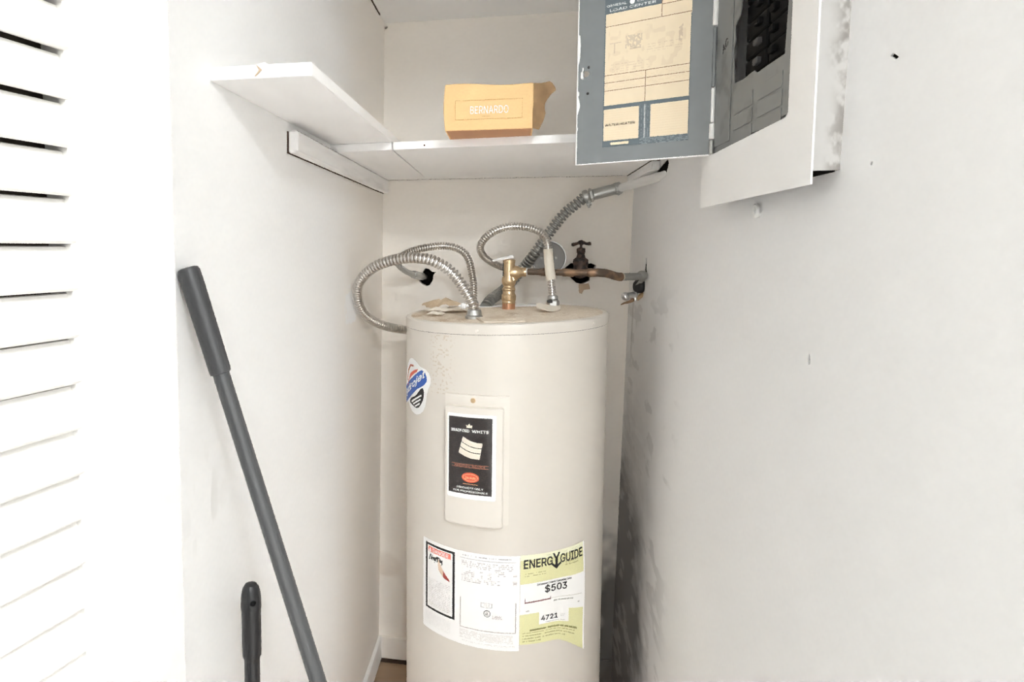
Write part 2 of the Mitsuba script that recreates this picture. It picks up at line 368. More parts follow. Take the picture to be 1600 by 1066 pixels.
obj('gap', bbox(-.40, .335, YB - .0035, YB - .0002, zs0 - .0002, zs0 + .004), 'dark_gap', parent=shelf, label='dark open joint along the back wall')
side = thing('shelf', 'narrow white shelf board running along the left wall above the cleat', 'shelf')
def side_board():
    m = bbox(-.417, -.269, .821, YB - .002, 0, .0185, .0012)
    m = m.subdivide_to_size(.25) if hasattr(m, 'subdivide_to_size') else m
    return mapped(m, lambda x, y, z: (x, y, z + H + .2330 + max(0, y - .82) * .0128))
obj('board', side_board(), 'board_paint', parent=side)
chip = Polygon([(-.349, .0005), (-.339, .010), (-.346, .0185), (-.335, .0205), (-.324, .0135), (-.331, .004), (-.336, .0085)])
obj('wood_chip', fix(mapped(extrude(chip, .0035), lambda x, z, d: (x, .8205 - d * .35, z + H + .2330))), 'board_paint', parent=side, label='raised lump of paint on the board end')
obj('bare_wood', fix(mapped(extrude(Polygon([(-.3495, .0020), (-.3385, .0105), (-.3475, .0180), (-.3430, .0105)]), .0022), lambda x, z, d: (x, .8203 - d, z + H + .2330))), 'plaster_chip', parent=side)

cl = thing('shelf_cleat', 'white painted wooden cleat on the left wall under both shelves', 'cleat')
def cleat(y0):
    m = bbox(0, .0195, y0, YB - .002, H + .1795, H + .2215, .004)
    return mapped(m, lambda x, y, z: (XLW(z) + .0005 + x, y, z))
obj('strip', cleat(1.122), 'cleat_paint', parent=cl)
obj('gap', mapped(bbox(-.0004, .0022, 1.1212, YB - .002, H + .1785, H + .2190), lambda x, y, z: (XLW(z) + x, y, z)), 'dark_gap', parent=cl, label='dark open joint against the wall')
obj('gap', mapped(bbox(.003, .0150, 1.135, YB - .002, H + .2214, H + .2226), lambda x, y, z: (XLW(z) + x, y, z)), 'dark_gap', parent=cl, label='dark open joint under the shelf')
cl2 = thing('shelf_cleat', 'short white cleat on the right wall above the white conduit', 'cleat')
obj('gap', mapped(bbox(-.0212, -.0006, 1.60, YB - .002, H + .2212, H + .2228), lambda x, y, z: (XRW(z) + x, y, z)), 'dark_gap', parent=cl2)
obj('strip', mapped(bbox(-.0205, -.0005, 1.66, YB - .002, H + .1975, H + .2215, .002), lambda x, y, z: (XRW(z) + x, y, z)), 'cleat_paint', parent=cl2)

# ------------------------------------------------------------------ orange box on the shelf
bx = thing('gift_box', 'orange cardboard box with white lettering standing on the back shelf', 'box')
zb = zs1 + .0005
def box_body():
    pts = []
    m = bbox(-.1385, .0378, 1.285, 1.470, 0, .0930, .0015)
    m = m.subdivide().subdivide().subdivide()
    def f(x, y, z):
        u = (x + .1385) / .1763; t = z / .093
        z2 = z * (1 - .045 * u) + (.002 * math.sin(u * 7) * t)
        x2 = x - (.0035 * math.sin(t * 3.1) if u < .02 else 0)
        return (x2, y + (.001 * math.sin(u * 9 + t * 4)), z2 + zb)
    return mapped(m, f)
obj('body', box_body(), 'kraft', 35, parent=bx)
mat('kraft_bottom', (.50, .26, .14), .7)  # darker kraft, the shade under the overhang put into its colour
obj('bottom_panel', bbox(-.1350, .0350, 1.2855, 1.466, zb - .0004, zb + .0002), 'kraft_bottom', parent=bx, label='red brown underside')
flap = [(.0370, 1.2855, .0888), (.0530, 1.308, .0935), (.0701, 1.333, .1010), (.0765, 1.333, .0985), (.0828, 1.333, .0910), (.0842, 1.333, .0850), (.0745, 1.333, .0765), (.0668, 1.333, .065), (.0619, 1.333, .0550), (.0612, 1.333, .045), (.0636, 1.333, .0370), (.060, 1.333, .022), (.0500, 1.333, .0000), (.0370, 1.2855, .0010)]
fp = Polygon([(p[0], p[2]) for p in flap])
def flap_mesh():
    m = extrude(fp, .0016).subdivide_to_size(.008)
    def f(x, z, d):
        y = 1.2855 + (x - .037) * 1.25 + .004 * math.sin(x * 150) * math.sin(z * 70) - .010 * max(0, (x - .066) / .018) ** 1.3
        return (x, y + d, z + zb)
    return fix(mapped(m, f))
obj('end_flap', flap_mesh(), 'kraft_inside', 40, parent=bx, label='brown torn end flap standing out at the right')
def on_front(m, off=.0006): return fix(mapped(m, lambda x, z, d: (x, 1.2846 - off - d, z + zb)))
fr = sbox(-.1180, .0215, .0165, .0600).difference(sbox(-.1174, .0221, .0159, .0594))
obj('ruled_frame', on_front(mapped(extrude(fr, .0003), lambda x, z, d: (x, z - .0 * x, d))), 'kraft_line', parent=bx, label='thin brown frame line round the lettering')
lt = fit_text('BERNARDO', .0765, .0150); obj('lettering', on_front(lt.apply_translation([-.0873, .0325, 0]), .0008), 'print_white', parent=bx, label='white lettering BERNARDO')
obj('fine_print', on_front(sbox(-.067, .0268, -.042, .0276) and extrude(sbox(-.064, .0268, -.046, .0275), .0003)), 'kraft_line', parent=bx)

# ------------------------------------------------------------------ electrical panel on the right wall
pn = thing('breaker_box', 'open grey electrical panel in a white painted frame on the right wall', 'electrical panel')
XC = .322
def shell():
    o = m3.Manifold.cube([.056, .364, 2.105 - H - .088]).translate([XC + .004, .776, H + .088])
    i = m3.Manifold.cube([.050, .358, 2.105 - H - .094]).translate([XC + .002, .779, H + .091])
    mm = (o - i).to_mesh(); return tm(mm.vert_properties[:, :3], mm.tri_verts)
obj('enclosure', shell(), 'enclosure_paint', parent=pn, label='white box side with torn paint along the wall')
obj('underside', bbox(XC + .006, .356, .779, 1.13, H + .0865, H + .0885), 'cavity_black', parent=pn, label='dark open underside of the box')  # thin black plate over the bottom of the white box
def in_yz(poly, x0, x1): return fix(mapped(extrude(poly, x1 - x0), lambda y, z, d: (x0 + d, y, z)))
opening = Polygon([(1.108, H + .155), (.829, H + .158), (.822, H + .163), (.822, 1.97), (1.108, 1.97)])
cov = Polygon([(.757, H + .071), (1.164, H + .071), (1.164, 2.08), (.751, 2.08)]).difference(opening)
obj('cover_frame', in_yz(cov, XC, XC + .0022), 'cover_paint', parent=pn, label='white painted flat cover frame')
torn = Polygon([(1.023, 1.658), (1.033, 1.710), (1.024, 1.720), (1.029, 1.744), (1.008, 1.752), (1.000, 1.776), (.985, 1.780), (.965, 1.800), (.952, 1.830), (.935, 1.86), (.844, 1.87), (.841, 1.711), (.846, 1.648), (.900, 1.649), (.934, 1.649), (.944, 1.655), (.958, 1.655), (.985, 1.654)])
dead = Polygon([(1.107, H + .156), (.823, H + .163), (.823, 1.969), (1.107, 1.969)]).difference(torn)
df = obj('dead_front', in_yz(dead, XC + .003, XC + .0045), 'dead_front_grey', parent=pn, label='dull grey inner plate with a row of knockouts')
for j, z in enumerate((1.6195, 1.5965, 1.574)):
    for (y0, y1) in ((.945, 1.021), (.848, .926)):
        g = .010
        obj('knockout', fix(mapped(bbox(y0, y1, z - g, z + g, 0, .0011, .0004), lambda y, zz, d: (XC + .003 - d, y, zz))), 'dead_front_grey', parent=df)
obj('fold', fix(mapped(bbox(1.034, 1.106, H + .165, 1.96, 0, .0016, .0006), lambda y, zz, d: (XC + .003 - d, y, zz))), 'dead_front_grey', parent=df)
obj('cavity', bbox(XC + .045, XC + .048, .826, 1.05, 1.60, 1.965), 'cavity_black', parent=pn, label='black inside of the panel behind the breakers')
for i in range(7):
    for (y0, y1) in ((.852, .932), (.942, 1.018)):
        z0 = 1.660 + i * .0268
        b = obj('breaker', bbox(XC + .016, XC + .046, y0, y1, z0, z0 + .0255, .002), 'breaker_black', parent=pn)
        yt = y1 - .022 if y0 < .9 else y0 + .022
        obj('toggle', bbox(XC + .009, XC + .017, yt - .008, yt + .008, z0 + .008, z0 + .0175, .0015), 'print_grey' if (i < 2 and y0 > .9) else 'breaker_black', parent=b)
a = fit_text('AC', .026, .012); a.apply_transform(trimesh.transformations.rotation_matrix(.35, [0, 0, 1]))
obj('handwriting', fix(mapped(a, lambda u, v, d: (XC + .0012 - d, 1.074 - u, 1.716 + v))), 'print_black', parent=df, label='handwritten letters AC')
# the open door of the panel
HP = np.array([.322, 1.109, 0]); FP = np.array([.113, 1.201, 0]); PD = (FP - HP) / np.linalg.norm(FP - HP); PN = np.array([PD[1], -PD[0], 0.0])
if PN[1] > 0: PN = -PN
PW = .2275
def on_pdoor(m, w0=0.0): return fix(mapped(m, lambda s, z, w: tuple(HP + PD * s + PN * (w + w0) + np.array([0, 0, z]))))
pd = 'door'
z0d, z1d = H + .154, 1.965
hole = Point(.2110, 1.7272).buffer(.0052).union(sbox(.2110, 1.7215, .2160, 1.7325))
plate = sbox(.004, z0d, PW, z1d).difference(hole)
pdoor = obj(pd, on_pdoor(extrude(plate, .0016), -.0016), 'grey_enamel', parent=pn, label='grey hinged panel door swung open, directory card inside')
rim_poly = sbox(.004, z0d, PW, z1d).difference(sbox(.004, z0d + .0016, PW - .0016, z1d - .002))
obj('rim', on_pdoor(extrude(rim_poly, .010), -.0085), 'cover_paint', parent=pdoor, label='white painted edge')
def drip(pts):
    obj('paint_drip', on_pdoor(extrude(Polygon(pts), .0006), .0002), 'cover_paint', parent=pdoor)
drip([(.2275, 1.700), (.2235, 1.696), (.2228, 1.692), (.2255, 1.688), (.2232, 1.682), (.2215, 1.672), (.2228, 1.664), (.2252, 1.658), (.2262, 1.650), (.2275, 1.644)])
drip([(.2275, 1.636), (.2240, 1.631), (.2272, 1.622)])
drip([(.2275, 1.800), (.2235, 1.797), (.2225, 1.780), (.2230, 1.760), (.2245, 1.748), (.2275, 1.744)])
drip([(.2180, 1.739), (.2155, 1.7385), (.2165, 1.733), (.2190, 1.730)])
obj('latch', on_pdoor(bbox(.2165, .2205, 1.7185, 1.7315, -.006, .004, .001)), 'cover_paint', parent=pdoor)
for s_, z_ in ((.2072, 1.7384), (.2080, 1.6919)):
    obj('rivet', on_pdoor(lathe([(0, 0), (.0024, 0), (.002, .0008), (0, .001)], (s_, z_, 0), sides=14)), 'print_black', parent=pdoor)
# hinge line with dried paint
for za, zb_, mt, r in ((H + .156, H + .178, 'steel_grey', .0042), (H + .180, H + .205, 'cover_paint', .0044), (H + .207, H + .262, 'cover_paint', .0030), (H + .264, H + .36, 'grey_enamel', .0028), (H + .362, 1.960, 'cover_paint', .0044)):
    obj('hinge', rod((.3205, 1.1075, za), (.3205, 1.1075, zb_), r), mt, 30, parent=pn)
# the directory card
LS0, LS1 = .0368, .1785
def card_tex(p, n, uv):
    s = .322 - p.x; s = dr.sqrt(dr.square(p.x - .322) + dr.square(p.y - 1.109)); z = p.z
    tan = C(.73, .61, .44) * (1 - .05 * fbm(s * 60, z * 60, 2.0))
    slate = C(.10, .125, .14)
    brown = C(.25, .15, .09)
    c = tan
    ghost = smoothstep(.55, .75, noise(s * 150, z * 110)) * inside(s, z, .045, .172, 1.722, 1.795)
    row = fineprint(s, z, .0026, .0042, .45, .5)
    pr = row * dr.select(inside(s, z, .05, .107, 1.748, 1.764) | inside(s, z, .10, .168, 1.722, 1.737), 1.0, 0.0)
    c = mix(c, C(.52, .40, .28), dr.clip(ghost * .25 + pr * .35, 0, 1))
    draw = inside(s, z, .115, .143, 1.758, 1.782) & (noise(s * 500, z * 420) > .40)
    c = mix(c, C(.42, .34, .26), dr.select(draw, .55, 0.0))
    c = mix(c, C(.40, .30, .22), dr.select(inside(s, z, .117, .135, 1.7575, 1.760) | inside(s, z, .150, .170, 1.772, 1.7733) | inside(s, z, .1605, .1625, 1.755, 1.772) | (inside(s, z, .050, .056, 1.758, 1.785) & (noise(s * 400, z * 300) > .45)), .5, 0.0))
    hw = .0006
    ln = (dr.abs(z - 1.8030) < hw) | (dr.abs(z - 1.7184) < hw) | (dr.abs(z - 1.7053) < hw) | (dr.abs(z - 1.6914) < hw) | ((dr.abs(z - 1.8236) < hw) & (s < .084)) \
        | ((dr.abs(s - .0840) < hw) & (z > 1.803) & (z < 1.832)) | ((dr.abs(s - .1079) < hw) & (z < 1.7184) & (z > 1.662))
    c = dr.select(ln, brown, c)
    small = fineprint(s, z, .0024, .0030, .45, .55)
    c = mix(c, C(.55, .42, .28), small * dr.select(inside(s, z, .04, .175, 1.694, 1.716), .25, 0.0))
    c = mix(c, C(.66, .52, .36), lines(z, .0042, .22) * dr.select(inside(s, z, .1173, .178, 1.604, 1.657) | inside(s, z, .0382, .098, 1.604, 1.657), .5, 0.0))
    band = ((z < 1.6655) & (z > 1.6588)) | (z < 1.6035) | ((z < 1.6655) & (s > .0981) & (s < .1173)) | (s > .1778) | ((z > 1.8247) & (s > .0846)) | ((s < .0378) & (z < 1.8))
    col = mix(slate, C(.24, .26, .27), fineprint(z, s, .002, .0035, .4, .45) * dr.select(inside(s, z, .0981, .1173, 1.60, 1.66), .6, 0.0))
    col = mix(col, C(.24, .27, .28), fineprint(s, z, .003, .0025, .5, .45) * dr.select((z < 1.6035) & (s < .115), .8, 0.0))
    c = dr.select(band, col, c)
    c = dr.select(inside(s, z, .1071, .1082, 1.603, 1.661), C(.62, .63, .62), c)
    c = dr.select(inside(s, z, .1335, .1650, 1.5955, 1.6000), tan, c)
    return c
mat('directory_card', proc(card_tex), .55)
card = obj('directory_card', on_pdoor(extrude(sbox(LS0, 1.5925, .1795, 1.90), .0005), .0002), 'directory_card', parent=pdoor, label='tan printed directory card with brown ruled lines')
CARD = numbered('card') and card
def card_text(s, s_left, z, w, h, m, bold=False, dep=0.0003):
    t = fit_text(s, w, h, bold, dep)
    return on_pdoor(mapped(t, lambda u, v, d: (s_left - u, z + v, d)), .0008)
# sub-parts may not go deeper than thing__part__sub-part: the print stands under the door
for w_ in (('GENERAL', .1762, 1.8365, .034, .0040), ('ELECTRIC', .124, 1.8365, .034, .0040), ('LOAD CENTER', .1711, 1.8282, .0775, .0042)):
    obj('lettering', card_text(*w_, 0), 'print_white', parent=pdoor, label='pale lettering on the dark head of the card')
obj('round_emblem', on_pdoor(lathe([(0, 0), (.0042, 0), (.0042, .0003), (0, .0003)], (.133, 1.8385, .0007), sides=20)), 'print_white', parent=pdoor)
obj('handwriting', card_text('WATER HEATER', .1755, 1.6290, .052, .0040, 0, True), 'dark_gap', parent=pdoor, label='handwritten words WATER HEATER')

# ------------------------------------------------------------------ water heater
CX, CY, R, SH = -.017, 1.598, .25, .035
wh = thing('water_heater', 'cream cylindrical electric water heater standing in the closet', 'water heater')
def shear(x, y, z): return (x, y, z + SH * (x - CX))
def cyl(th, v, r):
    a = math.radians(th); x = CX + r * math.sin(a); y = CY - r * math.cos(a)
    return (x, y, H + v + SH * (x - CX))
def wrap(poly_or_mesh, d, r, size=.012, rz=None):
    """A flat shape in (degrees * R, height) laid on the tank's side at radius r, thickness d."""
    m = extrude(poly_or_mesh, d) if not isinstance(poly_or_mesh, trimesh.Trimesh) else poly_or_mesh
    if size: m = m.subdivide_to_size(size)
    return fix(mapped(m, lambda u, v, w: cyl(math.degrees(u / R), v, r + w)))
def deg(t): return math.radians(t) * R
body = lathe([(0, .02), (R - .012, .02), (R, .035), (R, H - .1830), (R - .001, H - .1820), (0, H - .1820)], (CX, CY, 0), sides=128)
obj('tank_body', mapped(body, lambda x, y, z: shear(x, y, z) if z > .1 else (x, y, z)), 'tank_enamel', 30, wh)
obj('base_ring', lathe([(0, 0), (R - .02, 0), (R - .015, .022), (0, .022)], (CX, CY, 0), sides=96), 'tank_enamel', 30, wh)
cap = lathe([(R - .002, H - .1850), (R + .0022, H - .1850), (R + .0022, H - .1660), (R + .0004, H - .1628), (R - .003, H - .1612), (R - .008, H - .1606), (R - .012, H - .1620), (R - .012, H - .19)], (CX, CY, 0), sides=128)
seam = lathe([(R - .001, H - .1866), (R + .0007, H - .1866), (R + .0007, H - .1845), (R - .001, H - .1845)], (CX, CY, 0), sides=128)
obj('cap_seam', mapped(seam, shear), 'seam_grey', 40, wh)
obj('top_cap', mapped(cap, shear), 'tank_enamel', 40, wh)
top = lathe([(0, H - .1618), (R - .011, H - .1618), (R - .011, H - .17), (0, H - .17)], (CX, CY, 0), sides=96)
obj('top_plate', mapped(top, shear), 'tank_top_dusty', 30, wh, label='dusty tan top of the tank')
lid = Polygon([(-.082, 1.452), (-.050, 1.515), (.026, 1.500), (.030, 1.372), (.0, 1.362), (-.060, 1.368)])
obj('wiring_lid', fix(mapped(extrude(lid, .0042), lambda x, y, z: shear(x, y, z + H - .1616))), 'tank_top_dusty', parent=wh)
obj('rear_strip', fix(mapped(extrude(Polygon([(-.10, 1.745), (.075, 1.755), (.090, 1.785), (.02, 1.828), (-.085, 1.822)]), .002), lambda x, y, z: shear(x, y, z + H - .1616))), 'print_white', parent=wh, label='pale sheet strip at the rear of the tank top')  # light on the rear of the tank top put in as a pale sheet
for th, v in ((-13.2, -.177), (52.9, -.175)):
    obj('cap_screw', fix(mapped(lathe([(0, 0), (.0042, 0), (.0036, .0018), (0, .002)], sides=14), lambda x, y, w: cyl(th + math.degrees(x / R), v + y, R + .0014 + w))), 'cover_plastic', parent=wh)
# access cover
fp_ = sbox(deg(-30.4), -.6075, deg(3.6), -.3195).buffer(-.004).buffer(.004)
obj('access_frame', wrap(fp_, .0045, R - .001), 'cover_plastic', 40, wh)
rc0 = sbox(deg(-28.6), -.6115, deg(.9), -.3435)
def loft_cover():
    rings = [(rc0.buffer(-.006).buffer(.006), 0.0), (rc0.buffer(-.006).buffer(.006), .0115), (rc0.buffer(-.0068).buffer(.006), .0148), (rc0.buffer(-.0092).buffer(.006), .0166)]
    M = None
    for (pa, wa), (pb, wb_) in zip(rings[:-1], rings[1:]):
        pts = np.vstack([np.c_[np.array(pa.exterior.coords), np.full(len(pa.exterior.coords), wa)], np.c_[np.array(pb.exterior.coords), np.full(len(pb.exterior.coords), wb_)]])
        h = m3.Manifold.hull_points(pts); M = h if M is None else M + h
    mm = M.refine_to_length(.012).to_mesh()
    return tm(mm.vert_properties[:, :3], mm.tri_verts)
acc = obj('access_cover', wrap(loft_cover(), 0, R + .001, None), 'cover_plastic', 35, wh, label='raised cream access cover with a black nameplate')
obj('cover_screw', fix(mapped(lathe([(0, 0), (.0058, 0), (.0052, .0022), (0, .003)], sides=18), lambda x, y, w: cyl(-14.6 + math.degrees(x / R), -.331 + y, R + .0035 + w))), 'brass', 30, wh)
RC = R + .0176
npo = sbox(deg(-26.7), -.5485, deg(-2.6), -.3585).buffer(-.004).buffer(.004)
obj('nameplate_border', wrap(npo, .0008, RC - .0002), 'print_white', parent=acc)
def plate_tex(p, n, uv): return mix(C(.022, .018, .018), C(.05, .035, .03), smoothstep(.5, .7, noise(p.x * 500, p.y * 500, p.z * 500)) * .5)
mat('nameplate_black', proc(plate_tex), .18, spec=.6)
RN = RC + .0008
obj('nameplate', wrap(sbox(deg(-25.8), -.5375, deg(-4.4), -.3655), .0004, RN), 'nameplate_black', parent=acc, label='glossy black nameplate')
def side_text(s, th0, v0, th1, v1, h, r, bold=False, dep=.0003, shearx=0.0):
    w = deg(th1) - deg(th0); t = fit_text(s, w, h, bold, dep); k = (v1 - v0) / w
    return fix(mapped(t, lambda u, v, d: cyl(math.degrees((deg(th0) + u + shearx * v) / R), v0 + v + k * u, r + d)))
RT = RN + .0005
for w_ in (('BRADFORD', -24.4, -.3985, -15.2, .0062), ('WHITE', -14.0, -.3985, -5.9, .0062), ('PRODUCTS ONLY', -21.4, -.5255, -8.3, .0042), ('FOR PROFESSIONALS', -23.2, -.5335, -6.3, .0042)):
    obj('lettering', side_text(w_[0], w_[1], w_[2], w_[3], w_[2], w_[4], RT, True), 'print_white', parent=acc, label='white lettering on the nameplate')
crown = Polygon([(deg(-16.6), -.3885), (deg(-16.9), -.3815), (deg(-16.0), -.3835), (deg(-15.3), -.3780), (deg(-14.7), -.3835), (deg(-13.8), -.3820), (deg(-13.9), -.3885)])
obj('crest', wrap(crown, .0003, RT), 'tape_cream', parent=acc)
def wave_band(t0, t1):
    up, lo = [], []
    for i in range(13):
        s = i / 12; w = .004 * math.sin(s * 6.0) * 1.0
        xt = lambda t: deg(-18.4 + 9.6 * s - (2.2 * t) * (1 - .35 * s))
        base = -.4085 - .0135 * s - .0035 * math.sin(s * math.pi * 1.1)
        hh = .0365
        up.append((xt(t0), base - hh * t0)); lo.append((xt(t1), base - hh * t1))
    return Polygon(up + lo[::-1])
obj('flag_emblem', wrap(unary_union([wave_band(0, .30), wave_band(.345, .62), wave_band(.665, 1.0)]), .0003, RT, .006), 'tape_cream', parent=acc, label='cream waving flag emblem')
mat('print_rust', (.45, .17, .11), .5)
for v_ in (-.4707, -.4773): obj('red_rule', wrap(sbox(deg(-24.2), v_ - .0005, deg(-5.9), v_ + .0005), .0003, RT), 'print_rust', parent=acc)
obj('lettering', side_text('ENERGY SAVER', -22.5, -.4758, -7.5, -.4758, .0036, RT), 'print_rust', parent=acc, label='small rust red lettering')
ov = affinity.scale(Point(0, 0).buffer(1, 24), deg(4.3), .0115); ov = affinity.translate(ov, deg(-14.6), -.4995)
mat('oval_red', (.62, .10, .05), .35); mat('oval_orange', (.85, .42, .24), .4)
obj('oval_badge', wrap(ov, .0003, RT), 'oval_red', parent=acc, label='small red oval badge')
obj('oval_ring', wrap(affinity.scale(ov, .86, .72).difference(affinity.scale(ov, .80, .62)), .0002, RT + .0003), 'oval_orange', parent=acc)
obj('lettering', side_text('jacket', -17.2, -.5025, -12.0, -.5025, .0052, RT + .0003, True, .0002), 'oval_orange', parent=acc)
obj('rule', wrap(sbox(deg(-18.2), -.5150, deg(-11), -.5140), .0003, RT), 'oval_orange', parent=acc)

# stickers on the tank's side, laid on with (s, t) in [0, 1] from the top left corner
def sheet(fn, ns, nt):
    s, t = np.meshgrid(np.linspace(0, 1, ns + 1), np.linspace(0, 1, nt + 1), indexing='ij')
    v = np.array([fn(a, b, 0.0) for a, b in zip(s.ravel(), t.ravel())]); uv = np.stack([s.ravel(), t.ravel()], 1)
    i, j = np.meshgrid(np.arange(ns), np.arange(nt), indexing='ij'); k = lambda a, b: a * (nt + 1) + b
    q = np.stack([k(i, j), k(i, j + 1), k(i + 1, j + 1), k(i + 1, j)], -1).reshape(-1, 4)
    return tm(v, np.vstack([q[:, [0, 1, 2]], q[:, [0, 2, 3]]])), uv
RA0, RA1, RV0, RV1 = -47.2, 9.75, -.6785, -.8980
def rate_pt(s, t, w): return cyl(RA0 + (RA1 - RA0) * s, RV0 + (RV1 - RV0) * t, R + .0007 + w)
def rate_tex(p, n, uv):
    th = RA0 + (RA1 - RA0) * uv.x; v = RV0 + (RV1 - RV0) * uv.y
    c = C(.88, .87, .855)
    # danger box
    c = dr.select(frame(th, v, -44.8, -24.4, -.8475, -.6868, 1.35, .0052), C(.012, .012, .012), c)
    inn = inside(th, v, -43.4, -25.8, -.842, -.692)
    c = dr.select(inside(th, v, -42.7, -26.8, -.7075, -.6945), C(.80, .22, .17), c)
    c = dr.select(inside(th, v, -42.3, -40.2, -.7065, -.6955) & (dr.abs(th + 41.25) < (-.6955 - v) * 95), C(.9, .88, .86), c)
    knob = (noise(th * 1.6, v * 300) > .46) & inside(th, v, -42.2, -32.2, -.729, -.7125) & (dr.abs(v + .7205 - .0025 * dr.sin(th * 1.2)) < .0065)
    c = dr.select(knob, C(.02, .02, .02), c)
    a1 = (th + 35.2) / 7.6; hand = (dr.abs(v + .727 + .036 * a1 + .004 * dr.sin(a1 * 4)) < .0105 * (1.2 - a1)) & (a1 > 0) & (a1 < 1)
    c = dr.select(hand, dr.select(a1 > .45, C(.30, .05, .04), C(.72, .55, .42)), c)
    c = mix(c, C(.48, .45, .44), fineprint(th, v, .42, .0042, .32, .33) * dr.select(inside(th, v, -42.2, -27.0, -.836, -.770), .75, 0.0))
    c = mix(c, C(.70, .68, .66), fineprint(th, v, .35, .0030, .5, .40) * dr.select(inside(th, v, -45.5, -27.0, -.887, -.856), .55, 0.0))
    # rating plate
    c = mix(c, C(.35, .33, .33), fineprint(th, v, .40, .0040, .55, .45) * dr.select(inside(th, v, -20.0, 5.7, -.6895, -.6855), .9, 0.0))
    c = mix(c, C(.35, .33, .33), dr.select(inside(th, v, -21.4, 7.8, -.6945, -.6930), .7, 0.0))
    blk = inside(th, v, -20.4, 6.4, -.716, -.698) | inside(th, v, -20.4, -13.5, -.735, -.718) | inside(th, v, -10.5, -9.0, -.735, -.718) | inside(th, v, -6.5, -4.4, -.737, -.718) | inside(th, v, -3, 2.5, -.729, -.714) | inside(th, v, -20.4, 0, -.749, -.738)
    c = mix(c, C(.40, .37, .37), fineprint(th, v, .50, .0042, .5, .52) * dr.select(blk, .85, 0.0))
    c = mix(c, C(.35, .30, .29), dr.select(inside(th, v, 6.3, 8.3, -.748, -.716) & (lines(v, .0030, .55) > 0) & (noise(v * 120, 3.0) > .3), .85, 0.0))
    fr_ = (((dr.abs(th + 21.0) < .22) | (dr.abs(th - 7.9) < .22)) & (v > -.857) & (v < -.787)) | ((dr.abs(v + .8565) < .0008) & (th > -21.2) & (th < 8.1))
    c = dr.select(fr_, C(.40, .36, .34), c)
    c = dr.select(frame(th, v, -9.9, -4.0, -.8015, -.7905, .25, .001), C(.35, .33, .33), c)
    c = mix(c, C(.5, .48, .48), fineprint(th, v, .3, .003, .5, .5) * dr.select(inside(th, v, -9, -5, -.799, -.793), .8, 0.0))
    rr = dr.sqrt(dr.square((th + 6.6) / 1.85) + dr.square((v + .8150) / .0082))
    c = dr.select((rr < 1) & (rr > .78), C(.15, .15, .15), c)
    c = mix(c, C(.40, .36, .36), fineprint(th, v, .35, .0032, .6, .35) * dr.select(inside(th, v, -4.0, 1.4, -.827, -.818), .9, 0.0))
    c = mix(c, C(.60, .57, .54), fineprint(th, v, .38, .0030, .6, .38) * dr.select(inside(th, v, -21.4, 6.6, -.882, -.862) | inside(th, v, -20, 7.5, -.890, -.8865), .7, 0.0))
    return c
mat('rating_print', proc(rate_tex), .45)
m, uv = sheet(rate_pt, 60, 24)
rl = obj('rating_label', m, 'rating_print', True, wh, uv=uv, label='white printed rating and warning label')
RR = R + .0010
obj('lettering', side_text('DANGER', -39.2, -.7055, -28.3, -.7055, .0088, RR, True, .0002), 'sticker_white', parent=rl, label='white word DANGER on the red bar')
obj('round_mark', side_text('UL', -7.4, -.8185, -5.8, -.8185, .0066, RR, True, .0002), 'print_black', parent=rl)
